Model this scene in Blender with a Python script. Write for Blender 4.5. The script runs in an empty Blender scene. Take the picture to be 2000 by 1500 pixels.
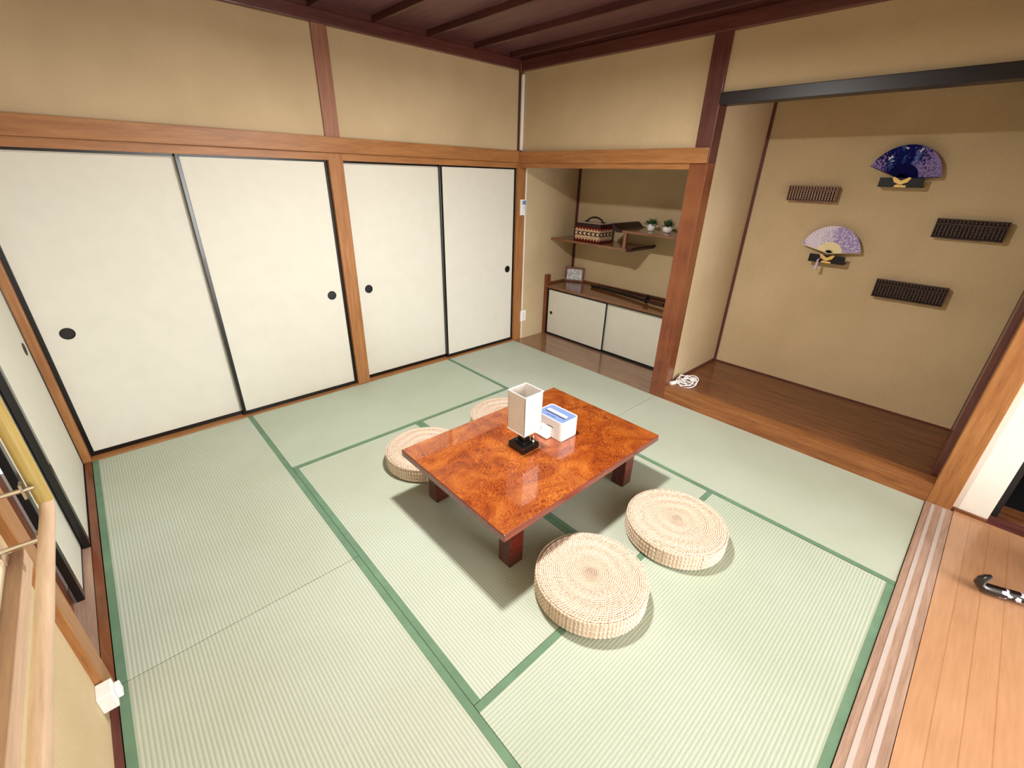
import bpy, bmesh, math, random
from mathutils import Vector, Matrix
random.seed(7)
PI = math.pi
COL = bpy.context.scene.collection
SC = bpy.context.scene

# ------------------------------------------------------------------ camera
def make_camera():
    yaw, pitch, roll = -0.8154, -0.4422, 0.0279
    f = Vector((math.cos(pitch)*math.sin(yaw), math.cos(pitch)*math.cos(yaw), math.sin(pitch)))
    r = Vector((math.cos(yaw), -math.sin(yaw), 0)); u = r.cross(f)
    r2 = math.cos(roll)*r + math.sin(roll)*u
    u2 = -math.sin(roll)*r + math.cos(roll)*u
    cd = bpy.data.cameras.new('camera'); cd.sensor_width = 36
    cd.lens = 860.5/2000*36; cd.clip_start = 0.02
    c = bpy.data.objects.new('camera', cd); COL.objects.link(c)
    m = Matrix((r2, u2, -f)).transposed().to_4x4()
    m.translation = Vector((3.4353, -3.2414, 1.6877))
    c.matrix_world = m
    SC.camera = c
make_camera()

# ------------------------------------------------------------------ light and exposure
SC.view_settings.view_transform = 'Standard'
SC.view_settings.look = 'None'
SC.view_settings.gamma = 1
SC.view_settings.use_curve_mapping = False
SC.view_settings.exposure = -0.09
W = bpy.data.worlds.new('World'); SC.world = W; W.use_nodes = True
W.node_tree.nodes['Background'].inputs[0].default_value = (0.85, 0.93, 1.0, 1)
W.node_tree.nodes['Background'].inputs[1].default_value = 1.2

def area(name, loc, target, sx, sy, power, color):
    l = bpy.data.lights.new(name, 'AREA'); l.shape = 'RECTANGLE'; l.size = sx; l.size_y = sy
    l.energy = power; l.color = color
    o = bpy.data.objects.new(name, l); COL.objects.link(o); o.location = loc
    o.rotation_euler = (Vector(target)-Vector(loc)).to_track_quat('-Z', 'Z').to_euler()
    return o
# daylight through the big window of the adjoining room, and through the window behind the camera
area('daylight', (6.80, -1.25, 1.25), (0.0, -1.25, 0.95), 2.3, 2.1, 215, (0.98, 0.99, 1.0))
area('daylight', (2.85, -3.86, 1.35), (2.4, 0.0, 1.0), 1.35, 0.95, 26, (0.93, 1.0, 0.9))
# ceiling lamp
LAMP = (1.95, -1.86, 2.42)
ld = bpy.data.lights.new('ceiling_lamp_light', 'AREA'); ld.shape = 'DISK'; ld.size = 0.20
ld.energy = 84; ld.color = (1.0, 0.965, 0.92); ld.spread = PI
lo = bpy.data.objects.new('ceiling_lamp_light', ld); COL.objects.link(lo); lo.location = (LAMP[0], LAMP[1], 2.405)

# ------------------------------------------------------------------ materials
def L(r, g, b):
    def c(v):
        v /= 255.0
        return v/12.92 if v <= .04045 else ((v+.055)/1.055)**2.4
    return (c(r), c(g), c(b), 1)
class NT:
    def __init__(s, name):
        s.m = bpy.data.materials.new(name); s.m.use_nodes = True
        s.t = s.m.node_tree; s.b = s.t.nodes['Principled BSDF']
        s.out = s.t.nodes['Material Output']
    def n(s, typ, **kw):
        nd = s.t.nodes.new(typ)
        for k, v in kw.items():
            setattr(nd, k, v)
        return nd
    def l(s, a, b): s.t.links.new(a, b)
    def coord(s, scale=(1,1,1), rot=(0,0,0), kind='Object'):
        tc = s.n('ShaderNodeTexCoord'); mp = s.n('ShaderNodeMapping')
        mp.inputs['Scale'].default_value = scale; mp.inputs['Rotation'].default_value = rot
        s.l(tc.outputs[kind], mp.inputs[0]); return mp.outputs[0]
    def noise(s, vec, scale, detail=3, rough=.55, dist=0):
        nd = s.n('ShaderNodeTexNoise'); nd.inputs['Scale'].default_value = scale
        nd.inputs['Detail'].default_value = detail; nd.inputs['Roughness'].default_value = rough
        nd.inputs['Distortion'].default_value = dist
        s.l(vec, nd.inputs['Vector']); return nd.outputs['Fac']
    def ramp(s, fac, stops):
        r = s.n('ShaderNodeValToRGB'); e = r.color_ramp.elements
        e[0].position, e[0].color = stops[0]; e[1].position, e[1].color = stops[-1]
        for p, c in stops[1:-1]:
            x = e.new(p); x.color = c
        s.l(fac, r.inputs[0]); return r.outputs[0]
    def math(s, op, a, b=None, c=None):
        nd = s.n('ShaderNodeMath', operation=op)
        for i, v in enumerate((a, b, c)):
            if v is None: continue
            if isinstance(v, (int, float)): nd.inputs[i].default_value = v
            else: s.l(v, nd.inputs[i])
        return nd.outputs[0]
    def sep(s, vec):
        nd = s.n('ShaderNodeSeparateXYZ'); s.l(vec, nd.inputs[0]); return nd.outputs
    def mix(s, fac, a, b, mode='MIX'):
        nd = s.n('ShaderNodeMix', data_type='RGBA', blend_type=mode)
        for sock, v in ((nd.inputs[0], fac), (nd.inputs[6], a), (nd.inputs[7], b)):
            if isinstance(v, (int, float, tuple)): sock.default_value = v
            else: s.l(v, sock)
        return nd.outputs[2]
    def color(s, c):
        if isinstance(c, tuple): s.b.inputs['Base Color'].default_value = c
        else: s.l(c, s.b.inputs['Base Color'])
    def bump(s, h, strength=.3, dist=.002):
        b = s.n('ShaderNodeBump'); b.inputs['Strength'].default_value = strength
        b.inputs['Distance'].default_value = dist
        s.l(h, b.inputs['Height']); s.l(b.outputs[0], s.b.inputs['Normal'])
    def set(s, rough=.5, metal=0, coat=0, coat_rough=.05, spec=.5):
        s.b.inputs['Roughness'].default_value = rough; s.b.inputs['Metallic'].default_value = metal
        s.b.inputs['Coat Weight'].default_value = coat; s.b.inputs['Coat Roughness'].default_value = coat_rough
        s.b.inputs['Specular IOR Level'].default_value = spec
        return s.m

def plain(name, c, rough=.5, metal=0, coat=0, spec=.5, var=.06):
    t = NT(name); f = t.noise(t.coord(), 9, 3)
    d = tuple(max(0, x*(1-var)) for x in c[:3])+(1,); e = tuple(min(1, x*(1+var)) for x in c[:3])+(1,)
    t.color(t.ramp(f, [(.3, d), (.7, e)])); return t.set(rough, metal, coat, spec=spec)

def plaster(name, c1, c2):
    t = NT(name); v = t.coord()
    big = t.noise(v, 1.6, 4); fine = t.noise(v, 260, 2)
    f = t.math('MULTIPLY_ADD', fine, .45, t.math('MULTIPLY', big, .55))
    t.color(t.ramp(f, [(.33, c1), (.66, c2)])); t.bump(fine, .35, .002)
    return t.set(.92, spec=.15)

def wood(name, c1, c2, axis='x', rough=.45, coat=0., grain=1., stain=None, spec=.4):
    t = NT(name)
    sc = {'x': (1.2, 16, 16), 'y': (16, 1.2, 16), 'z': (16, 16, 1.2)}[axis]
    v = t.coord(tuple(k*grain for k in sc))
    a = t.noise(v, 2.2, 4, .6, .6); b = t.noise(v, 9, 3, .7)
    f = t.math('MULTIPLY_ADD', b, .35, t.math('MULTIPLY', a, .65))
    col = t.ramp(f, [(.32, c1), (.66, c2)])
    if stain:
        s2 = t.noise(t.coord(), 2.3, 3, .6)
        col = t.mix(t.ramp(s2, [(.42, (0,0,0,1)), (.66, (1,1,1,1))]), col, stain)
    t.color(col); t.bump(f, .12, .002)
    return t.set(rough, coat=coat, spec=spec)

def tatami(name, axis, c1, c2, c3):
    """woven rush: ribs along the mat, fine threads across"""
    t = NT(name); v = t.coord(); x, y, z = t.sep(v)
    across, along = (y, x) if axis == 'x' else (x, y)
    rib = t.math('MULTIPLY_ADD', t.math('SINE', t.math('MULTIPLY', across, 2*PI/.0135)), .5, .5)
    thr = t.math('MULTIPLY_ADD', t.math('SINE', t.math('MULTIPLY', along, 2*PI/.0060)), .5, .5)
    sc = (3, 90, 3) if axis == 'y' else (90, 3, 3)
    st = t.noise(t.coord(sc), 2.0, 3, .6)
    h = t.math('MULTIPLY_ADD', rib, .8, t.math('MULTIPLY', thr, .2))
    base = t.mix(t.ramp(t.noise(v, 1.3, 3), [(.35, (0,0,0,1)), (.65, (1,1,1,1))]), c1, c2)
    base = t.mix(t.math('MULTIPLY', st, .35), base, c3)
    col = t.mix(1.0, base, t.ramp(h, [(.05, (.74,.77,.73,1)), (.55, (1,1,1,1))]), 'MULTIPLY')
    t.color(col); t.bump(h, .30, .0025)
    return t.set(.55, spec=.35)

def straw(name):
    t = NT(name); v = t.coord(); x, y, z = t.sep(v)
    r = t.math('SQRT', t.math('ADD', t.math('MULTIPLY', x, x), t.math('MULTIPLY', y, y)))
    th = t.math('ARCTAN2', y, x)
    cmb = t.n('ShaderNodeCombineXYZ')
    t.l(t.math('MULTIPLY', r, 95), cmb.inputs[0]); t.l(t.math('MULTIPLY', th, 9), cmb.inputs[1])
    a = t.noise(cmb.outputs[0], 1.5, 3, .7)
    wob = t.math('MULTIPLY_ADD', t.noise(v, 9, 2), .006, r)
    ring = t.math('MULTIPLY_ADD', t.math('SINE', t.math('MULTIPLY', wob, 2*PI/.0088)), .5, .5)
    tick = t.math('MULTIPLY_ADD', t.math('SINE', t.math('ADD', t.math('MULTIPLY', th, 110), t.math('MULTIPLY', r, 260))), .5, .5)
    side = t.math('GREATER_THAN', r, .2432)
    band = t.math('MULTIPLY_ADD', t.math('SINE', t.math('MULTIPLY', z, 2*PI/.016)), .5, .5)
    rib = t.math('MULTIPLY_ADD', t.math('SINE', t.math('MULTIPLY', th, 92)), .5, .5)
    top_h = t.math('MULTIPLY_ADD', ring, .62, t.math('MULTIPLY', tick, .38))
    side_h = t.math('MULTIPLY_ADD', rib, .55, t.math('MULTIPLY_ADD', band, .15, .25))
    h = t.math('ADD', t.math('MULTIPLY', side_h, side), t.math('MULTIPLY', top_h, t.math('SUBTRACT', 1.0, side)))
    h = t.math('MAXIMUM', h, t.math('LESS_THAN', r, .012))
    f = t.math('MULTIPLY_ADD', h, .42, t.math('MULTIPLY', a, .62))
    t.color(t.ramp(f, [(.30, L(142,106,82)), (.40, L(190,160,134)), (.54, L(218,197,176)), (.72, L(234,220,204))]))
    t.bump(f, .7, .004)
    return t.set(.75, spec=.25)

def burl(name):
    t = NT(name); v = t.coord((1.0, .85, 1.))
    wn = t.n('ShaderNodeTexNoise'); wn.inputs['Scale'].default_value = 4.2; wn.inputs['Detail'].default_value = 4
    wn.inputs['Roughness'].default_value = .55
    t.l(v, wn.inputs['Vector'])
    add = t.n('ShaderNodeVectorMath', operation='MULTIPLY_ADD')
    add.inputs[1].default_value = (.55, .55, .1); t.l(wn.outputs['Color'], add.inputs[0]); t.l(v, add.inputs[2])
    w = t.n('ShaderNodeTexWave', wave_type='BANDS', bands_direction='DIAGONAL')
    w.inputs['Scale'].default_value = 24; w.inputs['Distortion'].default_value = 2.0
    w.inputs['Detail'].default_value = 2.0; w.inputs['Detail Scale'].default_value = 1.2
    t.l(add.outputs[0], w.inputs['Vector'])
    big = t.noise(v, 5.5, 5, .62, 1.2); msk = t.noise(v, 3.1, 2)
    amt = t.math('MULTIPLY_ADD', msk, .55, -.10)
    f = t.math('ADD', t.math('MULTIPLY', t.math('SUBTRACT', w.outputs['Fac'], .5), amt), big)
    t.color(t.ramp(f, [(.28, L(104,38,14)), (.44, L(142,64,22)), (.56, L(160,82,28)), (.72, L(180,104,42))]))
    t.b.inputs['Coat IOR'].default_value = 1.75
    return t.set(.25, coat=1., coat_rough=.02, spec=.5)

M = {}
M['plaster'] = plaster('plaster_tan', L(184,162,126), L(206,184,148))
M['white_wall'] = plaster('plaster_white', L(232,228,218), L(244,240,232))
M['paper'] = plain('door_paper', L(214,211,198), .6, spec=.25, var=.02)
M['stand_black'] = plain('stand_black', L(8,8,9), .45, spec=.3)
M['black_lacquer'] = plain('black_lacquer', L(12,11,12), .24, coat=.15)
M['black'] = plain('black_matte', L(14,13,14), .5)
M['pull'] = plain('door_pull_black', L(10,10,14), .35)
for ax in 'xyz':
    M['rail_'+ax] = wood('rail_wood_'+ax, L(136,86,44), L(174,120,70), ax, .42, .15)
    M['upper_'+ax] = wood('upper_post_wood_'+ax, L(134,88,66), L(166,116,92), ax, .42, .15)
    M['post_'+ax] = wood('post_wood_'+ax, L(86,40,24), L(130,70,42), ax, .32, .3, stain=L(132,80,44))
    M['dark_'+ax] = wood('dark_wood_'+ax, L(74,36,32), L(106,60,52), ax, .38, .2)
    M['brown_'+ax] = wood('alcove_wood_'+ax, L(98,58,32), L(142,92,58), ax, .22, .5)
    M['pale_'+ax] = wood('pale_wood_'+ax, L(138,108,90), L(180,150,130), ax, .5, .0)
    M['toko_'+ax] = wood('toko_wood_'+ax, L(72,38,20), L(134,82,48), ax, .34, .25)
    M['afloor_'+ax] = wood('alcove_floor_wood_'+ax, L(112,78,56), L(152,116,88), ax, .16, .5)
    M['edge_'+ax] = wood('toko_edge_'+ax, L(110,62,28), L(160,104,58), ax, .42, .1)
M['ceiling'] = wood('ceiling_wood', L(82,50,54), L(116,78,82), 'x', .40, .1)
M['beam'] = wood('beam_wood', L(60,30,28), L(92,50,46), 'x', .35, .2)
M['black_beam'] = wood('black_beam_wood', L(16,11,11), L(38,27,27), 'x', .40, .0)
M['tat_x'] = tatami('tatami_rush_x', 'x', L(182,187,168), L(191,197,182), L(170,180,162))
M['tat_y'] = tatami('tatami_rush_y', 'y', L(180,188,168), L(189,198,181), L(168,182,162))
M['heri'] = plain('tatami_border_green', L(104,134,108), .8, spec=.2, var=.12)
M['straw'] = straw('straw')
M['burl'] = burl('zelkova_burl')
M['table_red'] = wood('table_red_wood', L(58,14,10), L(96,30,18), 'y', .25, .6)
M['table_edge'] = wood('table_edge_wood', L(92,28,16), L(136,54,34), 'y', .22, .6)
M['white'] = plain('white_plastic', L(240,238,236), .35, var=.01)
M['white_cord'] = plain('white_cord', L(242,240,238), .45, var=.01)
M['track'] = plain('track_plastic', L(186,172,164), .45, var=.03)
M['ivory'] = plain('ivory_plastic', L(226,216,194), .45, var=.02)
M['blue_lid'] = plain('blue_grey_lid', L(112,134,178), .4, var=.02)
M['navy'] = plain('navy_print', L(28,38,84), .5)
M['tissue'] = plain('tissue_paper', L(246,244,240), .9, var=.01)
M['brass'] = plain('brass', L(196,150,70), .3, 1)
M['gold'] = plain('gold_print', L(228,186,104), .4, .2)
M['chrome'] = plain('steel', L(200,196,186), .25, 1)
M['leaf'] = plain('leaf_green', L(46,78,34), .6, var=.5)
M['pot'] = plain('pot_white', L(240,238,234), .35, var=.01)
M['soil'] = plain('soil', L(50,36,26), .9)
M['sill'] = wood('sill_wood', L(170,138,112), L(198,164,136), 'x', .5, .1)
M['handrail'] = wood('handrail_wood', L(168,142,114), L(198,170,142), 'x', .4, .15)
M['handrail_y'] = wood('handrail_wood_vertical', L(146,124,64), L(176,154,92), 'z', .4, .15)
M['dark_red'] = plain('dark_red_lacquer', L(44,16,14), .5, spec=.3)
M['lilac'] = plain('lilac_thread', L(206,190,222), .8)
M['abacus_light'] = wood('abacus_frame_light', L(92,56,44), L(142,96,76), 'x', .45)
M['abacus_dark'] = wood('abacus_frame_dark', L(42,18,14), L(66,32,24), 'x', .45)
M['bead_light'] = plain('bead_light', L(164,130,108), .5)
M['bead_dark'] = plain('bead_dark', L(72,52,46), .45)
M['concrete'] = plain('subfloor', L(90,80,70), .9)

def m_shade():
    t = NT('lamp_shade_fabric'); v = t.coord(); f = t.noise(v, 120, 2)
    t.color(t.ramp(f, [(.3, L(232,226,218)), (.7, L(244,240,234))])); t.bump(f, .1, .001)
    return t.set(.8, spec=.2)
M['shade'] = m_shade()
def m_floor():
    t = NT('plank_floor'); v = t.coord(); x, y, z = t.sep(v)
    p = t.math('FRACT', t.math('DIVIDE', x, .0767))
    line = t.math('GREATER_THAN', t.math('ABSOLUTE', t.math('SUBTRACT', p, .5)), .478)
    idx = t.math('FLOOR', t.math('DIVIDE', x, .0767))
    cmb = t.n('ShaderNodeCombineXYZ'); t.l(t.math('MULTIPLY', idx, 3.7), cmb.inputs[0]); t.l(y, cmb.inputs[1])
    g = t.noise(cmb.outputs[0], 2.0, 2); fine = t.noise(t.coord((20, 1.5, 1)), 4, 3)
    f = t.math('MULTIPLY_ADD', g, .5, t.math('MULTIPLY', fine, .5))
    c = t.ramp(f, [(.3, L(172,126,90)), (.7, L(192,146,108))])
    t.color(t.mix(t.math('MULTIPLY', line, .45), c, L(140,88,48)))
    return t.set(.3, coat=.25)
M['planks'] = m_floor()
def m_basket():
    t = NT('woven_basket'); v = t.coord(); x, y, z = t.sep(v)
    u = t.math('ADD', x, y)
    tri = t.math('ABSOLUTE', t.math('SUBTRACT', t.math('FRACT', t.math('MULTIPLY', u, 26)), .5))
    lo = t.math('LESS_THAN', z, t.math('MULTIPLY_ADD', tri, .045, -.068))
    hi = t.math('GREATER_THAN', z, t.math('MULTIPLY_ADD', tri, -.04, .052))
    red = t.math('MAXIMUM', lo, hi)
    mid = t.math('LESS_THAN', t.math('ABSOLUTE', z), .019)
    chev = t.math('LESS_THAN', t.math('FRACT', t.math('SUBTRACT', t.math('MULTIPLY', u, 18), t.math('MULTIPLY', t.math('ABSOLUTE', z), 34))), .5)
    chev = t.math('MULTIPLY', chev, t.math('LESS_THAN', t.math('ABSOLUTE', z), .012))
    w = t.math('MULTIPLY_ADD', t.math('SINE', t.math('MULTIPLY', z, 900)), .5, .5)
    c = t.mix(red, L(206,176,140), L(112,32,26))
    c = t.mix(mid, c, L(66,22,18)); c = t.mix(chev, c, L(236,214,182))
    c = t.mix(1., c, t.ramp(w, [(0, (.7,.7,.7,1)), (1, (1,1,1,1))]), 'MULTIPLY')
    t.color(c); t.bump(w, .4, .002); return t.set(.8, spec=.2)
M['basket'] = m_basket()
def m_fan(name, base, patch, light, mid, thr):
    """printed fan leaf, object space: x across, z up from the pivot"""
    t = NT(name); v = t.coord(); x, y, z = t.sep(v)
    th = t.math('ARCTAN2', z, x)
    n1 = t.noise(v, 70, 3, .75); n2 = t.noise(v, 14, 2)
    reg = t.math('ADD', t.math('ABSOLUTE', t.math('MULTIPLY', t.math('SUBTRACT', x, mid), 5.0)), t.math('MULTIPLY_ADD', z, -2.2, n2)); reg = t.math('MINIMUM', reg, .92)
    k = t.ramp(t.math('MULTIPLY_ADD', n1, 1.0, t.math('MULTIPLY', reg, .45)), [(thr, (0,0,0,1)), (thr+.10, (1,1,1,1))])
    n3 = t.noise(t.coord((1, 1, .5), (0, .7, 0)), 22, 2)
    c = t.mix(t.ramp(n3, [(.52, (0,0,0,1)), (.70, (1,1,1,1))]), base, light)
    c = t.mix(k, c, patch)
    pl = t.math('MULTIPLY_ADD', t.math('SINE', t.math('MULTIPLY', th, 62)), .5, .5)
    c = t.mix(1., c, t.ramp(pl, [(0, (.74,.74,.78,1)), (.5, (1,1,1,1))]), 'MULTIPLY')
    t.color(c); return t.set(.85, spec=.1)
M['fan_blue'] = m_fan('fan_leaf_blue', L(16,20,92), L(150,130,186), L(70,112,184), -.03, .80)
M['fan_white'] = m_fan('fan_leaf_lilac', L(226,216,232), L(158,142,196), L(236,230,238), -.12, .82)
M['ribs_navy'] = plain('fan_ribs_navy', L(12,14,72), .9, spec=.1)
M['ribs_cream'] = plain('fan_ribs_cream', L(232,216,168), .5)
def m_pic():
    t = NT('framed_drawing'); n = t.noise(t.coord(), 34, 3, .7)
    t.color(t.ramp(n, [(.36, L(150,158,166)), (.50, L(214,220,224)), (.6, L(236,240,240))])); return t.set(.3)
M['drawing'] = m_pic()
def m_inlay():
    t = NT('lacquer_with_shell_inlay'); v = t.coord(); n = t.noise(v, 42, 2); x, y, z = t.sep(v)
    m = t.math('MULTIPLY', t.math('GREATER_THAN', n, .52), t.math('GREATER_THAN', x, -.05))
    t.color(t.mix(m, L(26,16,16), L(206,198,214))); return t.set(.3, coat=.5)
M['inlay'] = m_inlay()
def m_emit(name, c, s):
    t = NT(name); t.color((.8,.8,.8,1)); t.b.inputs['Emission Color'].default_value = c
    t.b.inputs['Emission Strength'].default_value = s; return t.m
M['diffuser'] = m_emit('lamp_diffuser', (1, .97, .9, 1), 6.0)
def m_trans():
    t = NT('window_paper'); d = t.n('ShaderNodeBsdfDiffuse'); d.inputs[0].default_value = L(236,222,200)
    r = t.n('ShaderNodeBsdfTranslucent'); r.inputs[0].default_value = L(240,232,214)
    mx = t.n('ShaderNodeMixShader'); mx.inputs[0].default_value = .45
    t.l(d.outputs[0], mx.inputs[1]); t.l(r.outputs[0], mx.inputs[2]); t.l(mx.outputs[0], t.out.inputs[0]); return t.m
M['window_paper'] = m_trans()
def m_glass():
    t = NT('frosted_glass'); t.color((.9,.95,.92,1)); t.b.inputs['Transmission Weight'].default_value = 1
    t.b.inputs['Roughness'].default_value = .5; t.b.inputs['IOR'].default_value = 1.1; return t.m
M['glass'] = m_glass()

# ------------------------------------------------------------------ mesh helpers
class MB:
    def __init__(s): s.bm = bmesh.new()
    def box(s, x0, x1, y0, y1, z0, z1, bev=0, rot=0, piv=None, seg=2):
        r = bmesh.ops.create_cube(s.bm, size=1); vs = r['verts']
        bmesh.ops.scale(s.bm, vec=(abs(x1-x0), abs(y1-y0), abs(z1-z0)), verts=vs)
        bmesh.ops.translate(s.bm, vec=((x0+x1)/2, (y0+y1)/2, (z0+z1)/2), verts=vs)
        if rot:
            bmesh.ops.rotate(s.bm, cent=piv or ((x0+x1)/2, (y0+y1)/2, 0), matrix=Matrix.Rotation(rot, 3, 'Z'), verts=vs)
        if bev:
            es = list({e for v in vs for e in v.link_edges})
            bmesh.ops.bevel(s.bm, geom=es, offset=bev, segments=seg, affect='EDGES', profile=.6)
        return s
    def prism(s, pts, axis, a, b):
        """pts = 2D outline, extruded along axis from a to b"""
        def P(p, t):
            return {'x': (t, p[0], p[1]), 'y': (p[0], t, p[1]), 'z': (p[0], p[1], t)}[axis]
        v0 = [s.bm.verts.new(P(p, a)) for p in pts]; v1 = [s.bm.verts.new(P(p, b)) for p in pts]
        s.bm.faces.new(v0); s.bm.faces.new(list(reversed(v1)))
        n = len(pts)
        for i in range(n): s.bm.faces.new((v0[i], v1[i], v1[(i+1) % n], v0[(i+1) % n]))
        return s
    def lathe(s, prof, c=(0,0,0), seg=32, fn=None):
        rings = []
        for r, z in prof:
            if r < 1e-6: rings.append([s.bm.verts.new((c[0], c[1], c[2]+z))])
            else:
                ring = []
                for i in range(seg):
                    a = 2*PI*i/seg; rr, zz = (r, z) if fn is None else fn(r, z, a)
                    ring.append(s.bm.verts.new((c[0]+rr*math.cos(a), c[1]+rr*math.sin(a), c[2]+zz)))
                rings.append(ring)
        for A, B in zip(rings, rings[1:]):
            if len(A) == 1 and len(B) == 1: continue
            for i in range(seg):
                j = (i+1) % seg
                if len(A) == 1: s.bm.faces.new((A[0], B[i], B[j]))
                elif len(B) == 1: s.bm.faces.new((A[i], A[j], B[0]))
                else: s.bm.faces.new((A[i], A[j], B[j], B[i]))
        return s
    def tube(s, pts, r, seg=10, flat=1.0):
        pts = [Vector(p) for p in pts]; n = len(pts)
        rs = r if isinstance(r, (list, tuple)) else [r]*n
        rings = []; up = None
        for i, p in enumerate(pts):
            d = (pts[min(i+1, n-1)]-pts[max(i-1, 0)]).normalized()
            if up is None:
                up = Vector((0, 0, 1)) if abs(d.z) < .9 else Vector((1, 0, 0))
            a = d.cross(up)
            if a.length < 1e-4: a = d.orthogonal()
            a.normalize(); b = a.cross(d).normalized(); up = b
            rings.append([s.bm.verts.new(p+a*math.cos(2*PI*k/seg)*rs[i]+b*math.sin(2*PI*k/seg)*rs[i]*flat) for k in range(seg)])
        for A, B in zip(rings, rings[1:]):
            for k in range(seg): s.bm.faces.new((A[k], A[(k+1) % seg], B[(k+1) % seg], B[k]))
        s.bm.faces.new(list(reversed(rings[0]))); s.bm.faces.new(rings[-1])
        return s
    def build(s, name, mat, parent=None, smooth=False, origin=None):
        bm = s.bm; bmesh.ops.recalc_face_normals(bm, faces=bm.faces)
        if parent is not None:
            p = parent
            while p is not None and p.type == 'EMPTY' and p.parent is not None: p = p.parent
            org = Vector(parent['_o']) if '_o' in parent else Vector(parent.location)
        elif origin is not None: org = Vector(origin)
        else:
            lo = Vector([min(v.co[i] for v in bm.verts) for i in range(3)])
            hi = Vector([max(v.co[i] for v in bm.verts) for i in range(3)])
            org = (lo+hi)/2; org.z = lo.z
        # a part keeps its own centre as origin, so its texture sits on it
        if parent is not None and origin is None:
            lo = Vector([min(v.co[i] for v in bm.verts) for i in range(3)])
            hi = Vector([max(v.co[i] for v in bm.verts) for i in range(3)])
            me_o = (lo+hi)/2
        elif origin is not None: me_o = Vector(origin)
        else: me_o = org
        bmesh.ops.translate(bm, vec=-me_o, verts=bm.verts)
        me = bpy.data.meshes.new(name); bm.to_mesh(me); bm.free()
        if smooth:
            for p in me.polygons: p.use_smooth = True
        me.materials.append(mat if not isinstance(mat, str) else M[mat])
        o = bpy.data.objects.new(name, me); COL.objects.link(o)
        if smooth:
            md = o.modifiers.new('edges', 'EDGE_SPLIT'); md.split_angle = math.radians(40)
        if parent is not None:
            o.parent = parent; o.location = me_o-org
        else: o.location = me_o
        WP[o.name] = me_o.copy()
        o['_o'] = tuple(me_o)
        return o
WP = {}
def box(*a, **k): return MB().box(*a, **k)
def thing(name, label, cat, loc, group=None):
    o = bpy.data.objects.new(name, None); COL.objects.link(o); o.location = loc; o.empty_display_size = .1
    o['label'] = label; o['category'] = cat
    if group: o['group'] = group
    return o
def tag(o, label, cat, group=None):
    o['label'] = label; o['category'] = cat
    if group: o['group'] = group
    return o
def struct(o): o['kind'] = 'structure'; return o
def sthing(name, loc):
    o = bpy.data.objects.new(name, None); COL.objects.link(o); o.location = loc; o['kind'] = 'structure'; return o
TN = [0]
def trim(mb, mat):
    TN[0] += 1; return struct(mb.build('trim_%d' % TN[0], mat))

# ------------------------------------------------------------------ room shell
D = .93                                   # depth of both alcoves
struct(box(-.25, 3.73, -3.75, 1.1, -.16, -.055).build('floor', 'concrete'))
struct(box(-.06, 1.80, 0, D+.05, -.055, 0).build('floor_alcove', 'afloor_x'))
struct(box(3.73, 7.0, -5.2, 1.6, -.12, .0).build('floor_next_room', 'planks', origin=(3.727, 0, 0)))
# fusuma wall (x = 0): upper plaster
struct(box(-.12, -.02, -3.75, .1, 1.80, 2.62).build('wall_west', 'plaster'))
struct(box(-.20, -.13, -3.75, .1, 0, 1.80).build('wall_closet_back', 'dark_y'))
# alcove-side wall (y = 0): upper plaster over the shelf alcove, and over the display alcove
struct(box(0, 1.76, .02, .10, 1.80, 2.62).build('wall_north', 'plaster'))
struct(box(1.86, 3.61, .02, .08, 2.19, 2.62).build('wall_north_over_display', 'plaster'))
# alcove inside walls
struct(box(-.06, 0.0, .1, D+.05, 0, 1.8).build('wall_alcove_west', 'plaster'))
struct(box(-.06, 1.80, D, D+.08, 0, 1.8).build('wall_alcove_back', 'plaster'))
struct(box(-.06, 1.77, .11, D+.05, 1.80, 1.88).build('ceiling_alcove', 'dark_x'))  # set low and dark to cut bounced light inside the shelf alcove
struct(box(1.77, 1.865, .1, D+.05, 0, 2.62).build('wall_alcove_divider', 'plaster'))
struct(box(1.80, 3.75, D, D+.08, 0, 2.62).build('wall_display_back', 'plaster'))
struct(box(3.61, 3.72, .11, D, 0, 2.62).build('wall_display_east', 'plaster'))
struct(box(1.80, 3.75, .08, D+.05, 2.32, 2.40).build('ceiling_display', 'dark_x'))  # unseen ceiling, lowered and dark so less light bounces onto the display wall
# raised floor of the display alcove
struct(box(1.865, 3.61, .10, D, 0, .118).build('floor_display', 'toko_x'))
trim(MB().box(1.873, 3.605, 0.0, .10, -.05, .12, bev=.004), 'edge_x')
# ceiling
struct(box(-.12, 3.75, -3.75, .12, 2.64, 2.72).build('ceiling', 'ceiling'))
for yy in (-.13, -.52, -.965, -1.40, -1.83, -2.27, -2.70, -3.14, -3.5):
    trim(MB().box(.01, 3.6, yy-.014, yy+.014, 2.598, 2.645, bev=.003), 'beam')
trim(MB().box(-.05, .022, -3.75, 0.0, 2.53, 2.60, bev=.004), 'dark_y')
trim(MB().box(-.05, .006, -3.75, 0.0, 2.60, 2.645), 'dark_y')
trim(MB().box(0.022, 3.72, -.022, .05, 2.52, 2.60, bev=.004), 'dark_x')
trim(MB().box(0.006, 3.72, -.006, .05, 2.60, 2.645), 'dark_x')
trim(MB().box(3.60, 3.73, -3.6, -.02, 2.53, 2.60), 'dark_y')
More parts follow.
